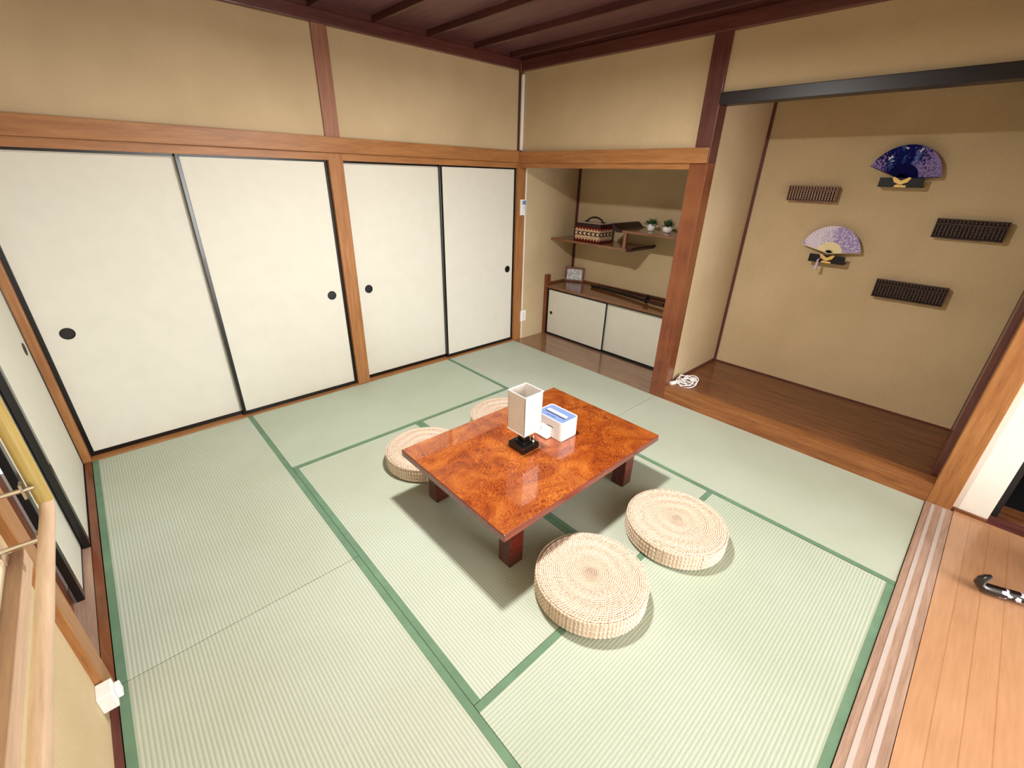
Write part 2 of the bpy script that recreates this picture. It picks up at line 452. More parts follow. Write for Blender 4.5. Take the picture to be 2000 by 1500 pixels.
# posts
trim(MB().box(-.12, 0, -1.84, -1.735, 0, 1.80, bev=.003), 'rail_z')
trim(MB().box(-.12, 0, -1.838, -1.735, 1.89, 2.535, bev=.003), 'upper_z')
trim(MB().box(-.12, 0, 0, .10, -.02, 1.80, bev=.003), 'rail_z')
trim(MB().box(-.03, .008, -.008, .03, 1.89, 2.53), 'dark_z')
trim(MB().box(-.12, 0, -3.72, -3.60, 0, 1.80, bev=.003), 'rail_z')
trim(MB().box(1.74, 1.873, 0, .115, -.03, 1.80, bev=.004), 'post_z')
trim(MB().box(1.758, 1.873, 0, .115, 1.80, 2.525, bev=.004), 'dark_z')
trim(MB().box(3.605, 3.715, 0, .115, 0, 2.6, bev=.004), 'rail_z')
# nageshi and kamoi
trim(MB().box(-.02, .022, -3.6, 0.0, 1.80, 1.897, bev=.003), 'rail_y')
trim(MB().box(-.12, 0, -3.6, -1.84, 1.752, 1.80, bev=.002), 'rail_y')
trim(MB().box(-.12, 0, -1.735, 0, 1.752, 1.80, bev=.002), 'rail_y')
trim(MB().box(0.022, 1.868, -.022, .02, 1.795, 1.89, bev=.003), 'rail_x')
trim(MB().box(0, 1.74, 0, .11, 1.755, 1.80, bev=.002), 'rail_x')
# black lintel over the display alcove
trim(MB().box(1.873, 3.61, -.01, .09, 2.132, 2.20, bev=.003), 'black_beam')
# sills
trim(MB().box(-.12, 0, -3.60, -1.84, -.05, .006, bev=.001), 'rail_y')
trim(MB().box(-.12, 0, -1.735, 0, -.05, .006, bev=.001), 'rail_y')
# thin corner trims in the alcoves
trim(MB().box(0, .022, D-.022, D, .56, 1.8), 'dark_z')
trim(MB().box(1.865, 1.885, D-.02, D, .12, 2.32), 'dark_z')
trim(MB().box(3.592, 3.61, D-.02, D, .12, 2.32), 'dark_z')
trim(MB().box(3.575, 3.61, .13, .36, .12, 2.32, bev=.003), 'dark_z')
trim(MB().box(1.865, 1.877, .115, D-.02, .118, .14), 'dark_y')
trim(MB().box(1.885, 3.592, D-.012, D, .118, .128), 'dark_x')
trim(MB().box(.022, 1.74, D-.012, D, .575, .595), 'brown_x')
trim(MB().box(0, .012, .50, D-.022, .575, .595), 'brown_y')
# sliding track on the east side (threshold) and its header
th = MB()
th.box(3.605, 3.727, -3.6, 0, -.05, .004, bev=.001)
trim(th, 'pale_y')
trim(MB().box(3.633, 3.649, -3.6, -.012, .004, .0058), 'track')
trim(MB().box(3.681, 3.698, -3.6, -.012, .004, .0058), 'track')
trim(MB().box(3.605, 3.727, -3.6, 0, 1.765, 1.81), 'rail_y')
struct(box(3.63, 3.70, -3.6, 0, 1.81, 2.62).build('wall_east', 'plaster'))

# south wall (y = -3.6): opening with two sliding doors, post, plaster with a window
trim(MB().box(0, 1.78, -3.635, -3.603, -.05, .004, bev=.001), 'post_x')
trim(MB().box(0, 1.78, -3.72, -3.638, -.05, .0, bev=.001), 'pale_x')
trim(MB().box(1.78, 1.88, -3.72, -3.603, -.05, 2.55, bev=.003), 'rail_z')
trim(MB().box(1.88, 3.60, -3.625, -3.602, -.05, .004), 'dark_x')
trim(MB().box(0, 3.60, -3.64, -3.578, 1.80, 1.897, bev=.003), 'rail_x')
trim(MB().box(0, 1.78, -3.72, -3.60, 1.752, 1.80), 'rail_x')
struct(box(0, 3.60, -3.72, -3.62, 1.80, 2.62).build('wall_south', 'plaster'))
struct(box(1.88, 3.73, -3.70, -3.625, -.05, .78).build('wall_south_under_window', 'plaster'))
struct(box(1.88, 2.06, -3.70, -3.625, .78, 1.80).build('wall_south_beside_window', 'plaster'))
w = sthing('window_1', (2.85, -3.66, .77))
f = MB(); f.box(2.03, 3.58, -3.70, -3.565, .77, .822, bev=.004); f.box(2.08, 3.58, -3.70, -3.60, 1.75, 1.80)
f.box(2.045, 2.085, -3.70, -3.59, .822, 1.75, bev=.003); f.box(3.55, 3.60, -3.70, -3.60, .85, 1.75)
f.box(2.82, 2.86, -3.61, -3.588, .822, 1.75)
f.build('window_frame', 'sill', w)
box(2.085, 2.82, -3.600, -3.594, .822, 1.75).build('pane', 'window_paper', w)
box(2.86, 3.55, -3.600, -3.594, .822, 1.75).build('pane', 'window_paper', w)
# hall beyond the doors on the south side
struct(box(-.2, 1.88, -4.8, -3.725, -.12, -.01).build('floor_hall', 'planks'))
struct(box(-.2, 1.90, -4.9, -4.8, 0, 2.4).build('wall_hall', 'white_wall'))
struct(box(1.245, 1.33, -3.80, -3.705, 0, 1.752).build('trim_hall_post', 'post_z'))
struct(box(-.2, 1.90, -4.9, -3.72, 2.4, 2.5).build('ceiling_hall', 'dark_x'))
struct(box(1.88, 1.95, -4.9, -3.72, 0, 2.4).build('wall_hall_east', 'white_wall'))

# adjoining room
struct(box(3.7155, 3.862, .03, .12, .0, 2.45).build('wall_next_room_strip', 'white_wall'))
trim(MB().box(3.7155, 3.862, .018, .03, .0, .02), 'brown_x')
struct(box(5.1, 7.0, .03, .12, .0, 2.45).build('wall_next_room_north', 'white_wall'))
struct(box(3.862, 5.1, .03, .12, 1.9, 2.45).build('wall_next_room_over_opening', 'white_wall'))
trim(MB().box(3.862, 5.1, .02, .13, -.0, .006), 'dark_x')
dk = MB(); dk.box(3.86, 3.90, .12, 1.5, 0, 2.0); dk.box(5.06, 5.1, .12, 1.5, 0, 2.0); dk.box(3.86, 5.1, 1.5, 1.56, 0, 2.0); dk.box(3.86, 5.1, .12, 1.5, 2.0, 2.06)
struct(dk.build('wall_passage_painted_shade', 'black'))  # darkness of the unlit passage put into the colour as black walls
struct(box(3.90, 5.06, .30, 1.5, .0, .006).build('floor_passage_painted_shade', 'black'))  # floor coloured black in place of the passage's deep shade
trim(MB().box(3.90, 5.06, .13, .30, .0, .005), 'toko_x')
struct(box(3.6, 7.0, -5.3, -5.2, 0, 2.45).build('wall_next_room_south', 'white_wall'))
struct(box(3.63, 3.73, -5.2, -3.6, 0, 2.62).build('wall_next_room_west', 'white_wall'))
struct(box(3.73, 7.0, -5.3, .12, 2.45, 2.55).build('ceiling_next_room', 'white_wall'))
wb = sthing('window_2', (7.0, -1.25, .1))
struct(box(6.9, 7.0, -5.2, -2.45, 0, 2.45).build('wall_next_room_east', 'white_wall'))
struct(box(6.9, 7.0, -.05, .03, 0, 2.45).build('wall_next_room_east', 'white_wall'))
f = MB(); f.box(6.88, 7.0, -2.45, -.05, 0, .12); f.box(6.88, 7.0, -2.45, -.05, 2.36, 2.45)
f.box(6.9, 6.98, -2.45, -2.40, .12, 2.36); f.box(6.9, 6.98, -.10, -.05, .12, 2.36); f.box(6.9, 6.98, -1.28, -1.22, .12, 2.36)
f.build('window_frame', 'white', wb)

# ------------------------------------------------------------------ fusuma sliding doors
DN = [0]
def fusuma_x(y0, y1, xf, pull_y, z1=1.757, r=.034):
    """panel in the wall x = 0, face at xf"""
    DN[0] += 1
    d = sthing('door_%d' % DN[0], (xf-.012, (y0+y1)/2, .006))
    b = .022
    box(xf-.022, xf-.004, y0+b, y1-b, .006+.028, z1-.018).build('panel', 'paper', d)
    fr = MB()
    fr.box(xf-.026, xf, y0, y0+b, .006, z1, bev=.002); fr.box(xf-.026, xf, y1-b, y1, .006, z1, bev=.002)
    fr.box(xf-.026, xf-.001, y0+b, y1-b, .006, .034); fr.box(xf-.026, xf-.001, y0+b, y1-b, z1-.018, z1)
    fr.build('door_frame', 'black_lacquer', d)
    h = MB()
    prof = [(0, -.006), (r*.82, -.006), (r*.86, .001), (r, .002), (r, -.003), (0, -.003-.004)]
    h.lathe([(0, .0008), (r*.80, .0008), (r*.86, .0028), (r, .0028), (r, -.002), (0, -.002)], (0, 0, 0), 40)
    bmesh.ops.rotate(h.bm, cent=(0,0,0), matrix=Matrix.Rotation(PI/2, 3, 'Y'), verts=h.bm.verts)
    bmesh.ops.translate(h.bm, vec=(xf-.0042, pull_y, .798), verts=h.bm.verts)
    h.build('door_handle', 'pull', d, smooth=True)
    return d
fusuma_x(-3.60, -2.70, -.062, -3.474)
fusuma_x(-2.735, -1.84, -.032, -1.945)
fusuma_x(-1.735, -.855, -.062, -1.621)
fusuma_x(-.885, 0.0, -.032, -.087)
def fusuma_y(x0, x1, yf, pull_x, z1=1.757):
    DN[0] += 1
    d = sthing('door_%d' % DN[0], ((x0+x1)/2, yf-.012, .0))
    b = .042
    box(x0+.02, x1-b, yf-.022, yf-.004, .01, z1-.018).build('panel', 'paper', d)
    fr = MB()
    fr.box(x0, x0+.02, yf-.026, yf, .0, z1, bev=.002); fr.box(x1-b, x1, yf-.026, yf, .0, z1, bev=.002)
    fr.box(x0+.02, x1-b, yf-.026, yf-.001, .0, .01); fr.box(x0+.02, x1-b, yf-.026, yf-.001, z1-.018, z1)
    fr.build('door_frame', 'black_lacquer', d)
    if pull_x is not None:
        h = MB(); r = .034
        h.lathe([(0, .0008), (r*.80, .0008), (r*.86, .0028), (r, .0028), (r, -.002), (0, -.002)], (0, 0, 0), 40)
        bmesh.ops.rotate(h.bm, cent=(0,0,0), matrix=Matrix.Rotation(-PI/2, 3, 'X'), verts=h.bm.verts)
        bmesh.ops.translate(h.bm, vec=(pull_x, yf-.0042, .80), verts=h.bm.verts)
        h.build('door_handle', 'pull', d, smooth=True)
fusuma_y(0.0, .895, -3.637, .13)
fusuma_y(.42, 1.262, -3.668, None)

# ------------------------------------------------------------------ tatami mats
def mat(x0, x1, y0, y1, axis, label, borders):
    t = thing('tatami_mat', label, 'tatami mat', ((x0+x1)/2, (y0+y1)/2, -.055), 'tatami mats covering the floor')
    g = .0012
    MB().box(x0+g, x1-g, y0+g, y1-g, -.055, -.0008, bev=.002).build('rush_surface', 'tat_'+axis, t)
    w = .030
    for b in borders:
        q = MB()
        if b == 'S': q.box(x0+g, x1-g, y0+g-.0002, y0+w, -.054, .0004)
        if b == 'N': q.box(x0+g, x1-g, y1-w, y1-g+.0002, -.054, .0004)
        if b == 'W': q.box(x0+g-.0002, x0+w, y0+g, y1-g, -.054, .0004)
        if b == 'E': q.box(x1-w, x1-g+.0002, y0+g, y1-g, -.054, .0004)
        q.build('cloth_border', 'heri', t)
XA, XB, XC, XE = .892, 1.80, 2.70, 3.603
Y1, Y2, Y3, Y4 = -.905, -1.79, -2.69, -3.60
mat(0, XB, Y1, 0, 'x', 'green tatami mat in the corner before the shelf alcove', 'S')
mat(XB, XE, Y1, 0, 'x', 'green tatami mat lying along the raised display alcove step', 'S')
mat(0, XA, Y3, Y1, 'y', 'green tatami mat along the cream sliding doors beside the middle post', 'E')
mat(XA, XC, Y2, Y1, 'x', 'green tatami mat under the alcove-facing half of the table', 'S')
mat(XA, XC, Y3, Y2, 'x', 'green tatami mat under the half of the table away from the alcove', 'SN')
mat(XC, XE, Y3, Y1, 'y', 'green tatami mat with ribs running along the grooved door track', 'WE')
mat(0, XB, Y4, Y3, 'x', 'green tatami mat in the corner between the two sets of cream sliding doors', 'NS')
mat(XB, XE, Y4, Y3, 'x', 'green tatami mat beginning at the small white socket box', 'NS')

# ------------------------------------------------------------------ low table
t = thing('low_table', 'glossy orange-red wooden low table with swirling grain on the tatami', 'table', (2.0, -1.69, 0))
TX0, TX1, TY0, TY1 = 1.575, 2.415, -2.30, -1.08
MB().box(TX0+.003, TX1-.003, TY0+.003, TY1-.003, .320, .33, bev=.002, seg=2).build('tabletop', 'burl', t)
MB().box(TX0, TX1, TY0, TY1, .290, .3275, bev=.004, seg=3).build('edge_band', 'table_edge', t)
ap = MB()
for a in ((TX0+.09, TX1-.09, TY0+.115, TY0+.135), (TX0+.09, TX1-.09, TY1-.135, TY1-.115), (TX0+.09, TX0+.11, TY0+.12, TY1-.12), (TX1-.11, TX1-.09, TY0+.12, TY1-.12)):
    ap.box(*a, .25, .290)
ap.build('apron', 'table_red', t)
for cx in (TX0+.115, TX1-.115):
    for cy in (TY0+.15, TY1-.15):
        MB().box(cx-.042, cx+.042, cy-.042, cy+.042, .0, .290, bev=.006).build('leg', 'table_red', t)

# ------------------------------------------------------------------ straw cushions
def cushion_mesh(r=.247, h=.10):
    m = MB(); prof = []
    prof.append((0, h+.004))
    n = 23
    for i in range(1, n*4+1):
        rr = (r-.012)*i/(n*4)
        prof.append((rr, h+.0035-.004*(rr/r)**2+.0021*abs(math.sin(PI*i/4.0))))
    prof += [(r-.005, h-.004), (r, h-.014)]
    for k in range(1, 13):
        z = h-.014-(h-.026)*k/12.0
        prof.append((r+.002+.0022*math.sin(k*PI/1.0+PI/2*k), z))
    prof += [(r-.004, .004), (r-.014, .0), (0, .0)]
    def fn(rr, z, a):
        if rr > r-.004 and .01 < z < h-.01:
            return rr+.0016*math.sin(a*80+(z*260)), z
        w = .0012*math.sin(a*37+rr*150)+.002*math.sin(3*a+1)*(rr/r)
        return rr*(1+.004*math.sin(2*a)), z+(w if z > h*.6 else 0)
    return m.lathe(prof, (0, 0, 0), 320, fn)
def cushion_first():
    c = thing('straw_cushion', 'round straw cushion', 'cushion', (2.664, -1.997, .001), 'round straw cushions around the table')
    m = cushion_mesh()
    o = m.build('woven_cover', 'straw', c, smooth=True, origin=(0, 0, 0))
    o.location = (0, 0, 0)
    # coarser stitched rim cord
    q = MB(); pts = [(.2462*math.cos(a), .2462*math.sin(a), .092) for a in [2*PI*i/96 for i in range(97)]]
    q.tube(pts, .0042, 6)
    e = q.build('rim_cord', 'straw', c, smooth=True, origin=(0, 0, 0)); e.location = (0, 0, 0)
    return c
c1 = cushion_first()
def dup(root, loc, rz, label):
    r = root.copy(); COL.objects.link(r); r.location = loc; r.rotation_euler = (0, 0, rz); r['label'] = label
    for ch in list(root.children):
        c = ch.copy(); COL.objects.link(c); c.parent = r
    return r
c1['label'] = 'round woven straw cushion in front of the table, farther from the wall fans'
dup(c1, (2.742, -1.392, .001), 1.1, 'round woven straw cushion in front of the table, nearer the wall fans')
dup(c1, (1.331, -2.005, .001), 2.3, 'round woven straw cushion partly behind the tabletop corner, its shaded side showing')
dup(c1, (1.322, -1.318, .001), 4.0, 'round woven straw cushion mostly hidden behind the tabletop and the square lamp')

# ------------------------------------------------------------------ table lamp
lx, ly = 1.985, -1.775
t = thing('table_lamp', 'small table lamp with tall square white shade on a black square base', 'lamp', (lx, ly, .33))
b = MB(); b.box(lx-.060, lx+.060, ly-.060, ly+.060, .33, .366, bev=.004)
b.build('base', 'black_lacquer', t)
b = MB(); b.box(lx-.034, lx+.034, ly-.034, ly+.034, .366, .376, bev=.002); b.box(lx-.024, lx+.024, ly-.024, ly+.024, .376, .425, bev=.003); b.lathe([(0, .42), (.018, .42), (.018, .47), (0, .47)], (lx, ly, 0), 20)
b.build('stem', 'black_lacquer', t, smooth=True)
b = MB(); b.lathe([(0, .366), (.008, .366), (.010, .374), (.004, .384), (.008, .396), (.006, .406), (.002, .412), (0, .412)], (lx+.042, ly+.030, 0), 12)
b.build('ornament', 'chrome', t, smooth=True)
b = MB(); b.tube([(lx+.026, ly+.01, .41), (lx+.036, ly+.012, .408), (lx+.038, ly+.012, .385)], .0025, 6)
b.build('switch', 'chrome', t, smooth=True)
b = MB(); b.lathe([(0, .47), (.012, .47), (.016, .49), (.024, .52), (.02, .545), (0, .555)], (lx, ly, 0), 20)
b.build('bulb', 'tissue', t, smooth=True)
h = .0645; s = MB()
z0, z1, k = .447, .678, .0022
outer = [(-h, -h), (h, -h), (h, h), (-h, h)]
for i in range(4):
    a, c = outer[i], outer[(i+1) % 4]
    x0, x1 = sorted((a[0], c[0])); y0, y1 = sorted((a[1], c[1]))
    if x0 == x1: s.box(lx+x0-(k if x0 > 0 else 0), lx+x0+(0 if x0 > 0 else k), ly+y0, ly+y1, z0, z1)
    else: s.box(lx+x0, lx+x1, ly+y0-(k if y0 > 0 else 0), ly+y0+(0 if y0 > 0 else k), z0, z1)
s.build('lamp_shade', 'shade', t)
for z in (z1-.004, z0):
    r = MB()
    ring = [(-h, -h), (h, -h), (h, h), (-h, h)]
    vs_ = []
    for e_ in (.0010, -.0032):
        for zz in (z, z+.004):
            vs_.append([r.bm.verts.new((lx+p_[0]+math.copysign(e_, p_[0]), ly+p_[1]+math.copysign(e_, p_[1]), zz)) for p_ in ring])
    for a_, b_ in ((0, 1), (1, 3), (3, 2), (2, 0)):
        for i in range(4): r.bm.faces.new((vs_[a_][i], vs_[a_][(i+1) % 4], vs_[b_][(i+1) % 4], vs_[b_][i]))
    r.build('shade_rim', 'white', t)
r = MB(); r.tube([(lx-h, ly, .60), (lx+h, ly, .60)], .0015, 6); r.tube([(lx, ly-h, .60), (lx, ly+h, .60)], .0015, 6); r.tube([(lx, ly, .545), (lx, ly, .602)], .002, 6)
r.build('shade_carrier', 'chrome', t)

# ------------------------------------------------------------------ tissue box
t = thing('tissue_box', 'white plastic tissue box with blue-grey slotted lid beside the lamp', 'tissue box', (1.99, -1.512, .33))
X0, X1, Y0_, Y1_ = 1.885, 2.094, -1.588, -1.443
def rrect(x0, x1, y0, y1, r, n=6):
    pts = []
    for cx, cy, a0 in ((x1-r, y1-r, 0), (x0+r, y1-r, PI/2), (x0+r, y0+r, PI), (x1-r, y0+r, 3*PI/2)):
        for i in range(n+1):
            a = a0+PI/2*i/n; pts.append((cx+r*math.cos(a), cy+r*math.sin(a)))
    return pts
b = MB(); b.prism(rrect(X0+.003, X1-.003, Y0_+.003, Y1_-.003, .02), 'z', .33, .334); b.prism(rrect(X0, X1, Y0_, Y1_, .022), 'z', .334, .440)
# raised rim
ro, ri = rrect(X0, X1, Y0_, Y1_, .022), rrect(X0+.006, X1-.006, Y0_+.006, Y1_-.006, .017)
vo = [[b.bm.verts.new((p[0], p[1], z)) for p in pts] for pts, z in ((ro, .440), (ro, .449), (ri, .449), (ri, .440))]
for A, B in zip(vo, vo[1:]):
    for i in range(len(A)): b.bm.faces.new((A[i], A[(i+1) % len(A)], B[(i+1) % len(A)], B[i]))
b.build('body', 'white', t)
lid = MB()
xs = (X0+.0065, X1-.0065); ys = (Y0_+.0065, Y1_-.0065)
lid.prism(rrect(xs[0], xs[1], ys[0], ys[1], .0165), 'z', .440, .446)
ld_ = lid.build('lid', 'blue_lid', t)
q = MB(); q.prism(rrect(X0+.028, X1-.028, -1.533, -1.498, .008), 'z', .4458, .4466); q.build('slot', 'navy', ld_)
q = MB(); q.prism(rrect(X0+.031, X1-.031, -1.524, -1.500, .006), 'z', .4463, .4515); q.build('tissue', 'tissue', t)
q = MB(); q.box(1.945, 2.015, -1.5585, -1.5545, .446, .4464)
q.build('printed_line', 'navy', ld_)
q = MB(); q.prism([(-1.588, .334), (-1.628, .334), (-1.628, .340), (-1.592, .392), (-1.588, .392)], 'x', 1.93, 2.02)
q.build('front_pocket', 'white', t)
q = MB(); q.box(1.985, 2.03, -1.5888, -1.5882, .399, .403); q.build('printed_line', 'navy', t)

# ------------------------------------------------------------------ low cabinet in the shelf alcove
t = thing('low_cabinet', 'low cabinet with two cream sliding doors built into the shelf alcove', 'cabinet', (.87, .47, 0))
MB().box(0.0, 1.74, .462, D-.012, .545, .572, bev=.003).build('worktop', 'brown_x', t)
MB().box(.0, .036, .455, .52, 0, .685, bev=.003).build('corner_post', 'post_z', t)
b = MB(); b.box(.036, 1.74, .475, .525, .530, .545); b.box(.036, 1.74, .475, .525, 0.0, .012); b.box(.036, .05, .475, .525, .012, .53); b.box(1.72, 1.74, .475, .525, .012, .53)
b.box(.05, 1.72, .60, .62, .0, .53)
b.build('case', 'black', t)
def cab_door(x0, x1, y, px):
    d = box(x0+.008, x1-.008, y+.002, y+.014, .02, .524).build('door', 'paper', t)
    fr = MB(); fr.box(x0, x0+.009, y, y+.016, .012, .530); fr.box(x1-.009, x1, y, y+.016, .012, .530)
    fr.box(x0, x1, y, y+.016, .012, .022); fr.box(x0, x1, y, y+.016, .522, .530)
    fr.build('door_frame', 'black_lacquer', d)
    if px:
        h_ = MB(); h_.lathe([(0, .0008), (.015, .0008), (.017, .0025), (.019, .0025), (.019, -.002), (0, -.002)], (0,0,0), 28)
        bmesh.ops.rotate(h_.bm, cent=(0,0,0), matrix=Matrix.Rotation(PI/2, 3, 'X'), verts=h_.bm.verts)
        bmesh.ops.translate(h_.bm, vec=(px, y+.0018, .262), verts=h_.bm.verts)
        h_.build('door_handle', 'pull', d, smooth=True)
cab_door(.05, .862, .480, .108)
cab_door(.845, 1.72, .500, None)

# ------------------------------------------------------------------ staggered shelves
t = thing('alcove_shelf', 'lower of the two dark wooden alcove shelves, with the woven basket on it', 'shelf', (.5, .9, 1.058))
MB().box(0.0, 1.0, .52, D, 1.058, 1.080, bev=.002).build('shelf_board', 'brown_x', t)
MB().prism([(.985, 1.058), (1.03, 1.058), (1.055, 1.085), (1.04, 1.094), (1.0, 1.080), (.985, 1.080)], 'y', .505, D).build('end_lip', 'dark_red', t)
t = thing('alcove_shelf', 'upper of the two dark wooden alcove shelves, with two potted plants on it', 'shelf', (1.35, .9, 1.222))
MB().box(.90, 1.772, .50, D, 1.222, 1.246, bev=.002).build('shelf_board', 'brown_x', t)
MB().box(.935, .965, .515, .545, 1.080, 1.222, bev=.002).build('strut', 'brown_z', t)
MB().prism([(.915, 1.222), (.87, 1.222), (.82, 1.262), (.805, 1.298), (.83, 1.292), (.875, 1.256), (.915, 1.247)], 'y', .485, D).build('end_lip', 'dark_red', t)

# basket
t = thing('woven_basket', 'square woven basket with red and cream zigzags and dark handle on the lower shelf', 'basket', (.45, .68, 1.08))
t.rotation_euler = (0, 0, 0)
MB().box(.285, .61, .575, .80, 1.08, 1.245, bev=.012, seg=3).build('body', 'basket', t)
MB().box(.280, .615, .570, .805, 1.225, 1.262, bev=.012, seg=3).build('lid', 'dark_red', t)
MB().box(.30, .595, .590, .785, 1.258, 1.266, bev=.003).build('lid_panel', 'straw', t)
hb = MB(); hb.tube([(.35+.2*i/12, .69, 1.274+.042*math.sin(PI*i/12)**.6) for i in range(13)], .009, 8)
hb.box(.325, .365, .68, .70, 1.264, 1.280, bev=.003); hb.box(.535, .575, .68, .70, 1.264, 1.280, bev=.003)
hb.build('handle', 'black', t, smooth=True)

# potted plants
def pot(x, y, tall, label):
    z = 1.246
    p = thing('potted_plant', label, 'plant', (x, y, z), 'little potted plants on the upper shelf')
    if tall: prof = [(0, 0), (.022, 0), (.030, .006), (.037, .03), (.037, .062), (.033, .064), (.033, .05), (0, .05)]
    else: prof = [(0, 0), (.024, 0), (.036, .010), (.044, .03), (.040, .052), (.033, .060), (.030, .058), (.032, .048), (0, .048)]
    MB().lathe(prof, (x, y, z), 28).build('pot', 'pot', p, smooth=True)
    MB().lathe([(0, .051), (.030, .051), (.030, .047), (0, .047)], (x, y, z), 20).build('soil', 'soil', p)
    rnd = random.Random(int(x*1000)); lf = MB()
    for i in range(85):
        a = rnd.uniform(0, 2*PI); e = rnd.uniform(.15, 1.45); l = rnd.uniform(.040, .078)
        d = Vector((math.cos(a)*math.cos(e), math.sin(a)*math.cos(e), math.sin(e)))
        s0 = Vector((x, y, z+.05))+Vector((math.cos(a), math.sin(a), 0))*rnd.uniform(0, .02)
        s1 = s0+d*l; sd = d.cross(Vector((0, 0, 1))).normalized()*rnd.uniform(.006, .010)
        up = sd.cross(d).normalized()*.0015
        mid = s0+d*l*.62
        v = [lf.bm.verts.new(q) for q in (s0, mid+sd, s1, mid-sd, mid+up*2, mid-up)]
        for tri in ((0, 1, 4), (1, 2, 4), (2, 3, 4), (3, 0, 4), (1, 0, 5), (2, 1, 5), (3, 2, 5), (0, 3, 5)):
            lf.bm.faces.new([v[k] for k in tri])
    lf.build('leaves', 'leaf', p)
pot(1.115, .68, True, 'small green plant in a taller white pot, nearer the basket')
pot(1.283, .68, False, 'small green plant in a squat round white pot, nearer the red-brown post')

# framed drawing leaning in the corner
t = thing('picture_frame', 'small brown frame with a pale drawing leaning in the alcove corner on the cabinet', 'picture frame', (.11, .85, .572))
fr = MB()
Wd, Hh = .225, .165
for a in ((0, Wd, 0, .022), (0, Wd, Hh-.022, Hh), (0, .022, .022, Hh-.022), (Wd-.022, Wd, .022, Hh-.022)):
    fr.box(a[0]-Wd/2, a[1]-Wd/2, -.008, .008, a[2], a[3], bev=.002)
pc = MB(); pc.box(-Wd/2+.02, Wd/2-.02, -.003, .003, .02, Hh-.02)
bk = MB(); bk.box(-.02, .02, .008, .012, .01, .12)
R_ = Matrix.Translation((.112, .842, .574)) @ Matrix.Rotation(.48, 4, 'Z') @ Matrix.Rotation(-.12, 4, 'X')
for q, nm, mt in ((fr, 'frame', 'rail_x'), (pc, 'picture', 'drawing'), (bk, 'backing_stay', 'black')):
    bmesh.ops.transform(q.bm, matrix=R_, verts=q.bm.verts); q.build(nm, M['abacus_light'] if nm == 'frame' else mt, t)

# sword lying on the cabinet with a dark pole behind
def along(p, q, n): return [Vector(p).lerp(Vector(q), i/n) for i in range(n+1)]
t = thing('sheathed_sword', 'black sheathed sword with round guard lying on the cabinet top', 'sword', (.9, .75, .572))
A, B = Vector((.42, .79, .590)), Vector((1.195, .665, .598)); Cc = Vector((1.40, .63, .602))
MB().tube([A.lerp(B, i/14)+Vector((0, .018*math.sin(PI*i/14), 0)) for i in range(15)], [.021]*15, 10, flat=.8).build('sheath', 'black_lacquer', t, smooth=True)
g = MB(); g.lathe([(0, -.004), (.040, -.004), (.043, 0), (.040, .004), (0, .004)], (0,0,0), 28)
dq = (Cc-B).to_track_quat('Z', 'Y').to_matrix(); bmesh.ops.rotate(g.bm, cent=(0,0,0), matrix=dq, verts=g.bm.verts); bmesh.ops.translate(g.bm, vec=B+Vector((.004, 0, .018)), verts=g.bm.verts)
g.build('guard', 'black', t, smooth=True)
MB().tube([B, Cc], [.015, .016], 10).build('handle', 'abacus_dark', t, smooth=True)
o = MB().tube([(.43, .885, .584), (1.44, .885, .584)], .012, 10).build('dark_pole', 'abacus_dark', smooth=True)
tag(o, 'long thin dark pole lying behind the sword against the alcove wall', 'pole')

# ------------------------------------------------------------------ fittings near the corner
o = MB().box(0.0, .008, .088, .170, .205, .325, bev=.003)
t = thing('wall_outlet', 'white wall outlet plate low beside the cream doors in the shelf alcove', 'outlet', (0, .13, .205))
o.build('cover_plate', 'white', t)
q = MB(); q.box(.008, .0085, .118, .140, .225, .305); q.build('socket_insert', 'ivory', t)
t = thing('thermometer', 'small white wall thermometer hung on the corner post', 'thermometer', (0.0, .075, 1.325))
MB().box(0, .010, .035, .118, 1.325, 1.472, bev=.003).build('case', 'white', t)
q = MB(); q.box(.010, .0104, .058, .102, 1.425, 1.462); q.build('picture_label', 'blue_lid', t)
q = MB(); q.box(.010, .0104, .068, .086, 1.345, 1.412); q.build('scale', 'drawing', t)
tag(MB().box(.0, .010, .101, .111, .01, 1.750, bev=.002).build('cable_cover', 'white'), 'slim white cable cover running down beside the corner post', 'cable cover')
tag(MB().box(.009, .030, -.004, .020, 1.90, 2.50, bev=.003).build('cable_cover', 'white'), 'white cable cover in the wall corner above the wooden rail', 'cable cover')
tag(MB().tube([(.028, -.030, 2.57), (.030, -.030, 2.53), (.026, -.012, 2.50), (.020, -.004, 2.49)], .003, 8).build('cable', 'rail_z', smooth=True), 'short brown cable curving from the ceiling trim into the white cover', 'cable')
tag(MB().tube([(.018, -.006, 1.90), (.027, -.027, 1.888), (.027, -.027, 1.81), (.022, -.02, 1.775), (.008, .05, 1.752), (.008, .104, 1.745)], .004, 8).build('cable', 'rail_z', smooth=True), 'brown cable looping over the wooden rail at the corner', 'cable')

# white socket box on the skirting at the south wall
t = thing('socket_box', 'white plug socket box low on the tan wall beside the tatami edge', 'socket', (1.91, -3.6, .06))
MB().box(1.885, 1.947, -3.625, -3.583, .066, .140, bev=.004).build('case', 'white', t)
MB().box(1.888, 1.925, -3.583, -3.568, .075, .118, bev=.005, seg=3).build('plug', 'white', t)

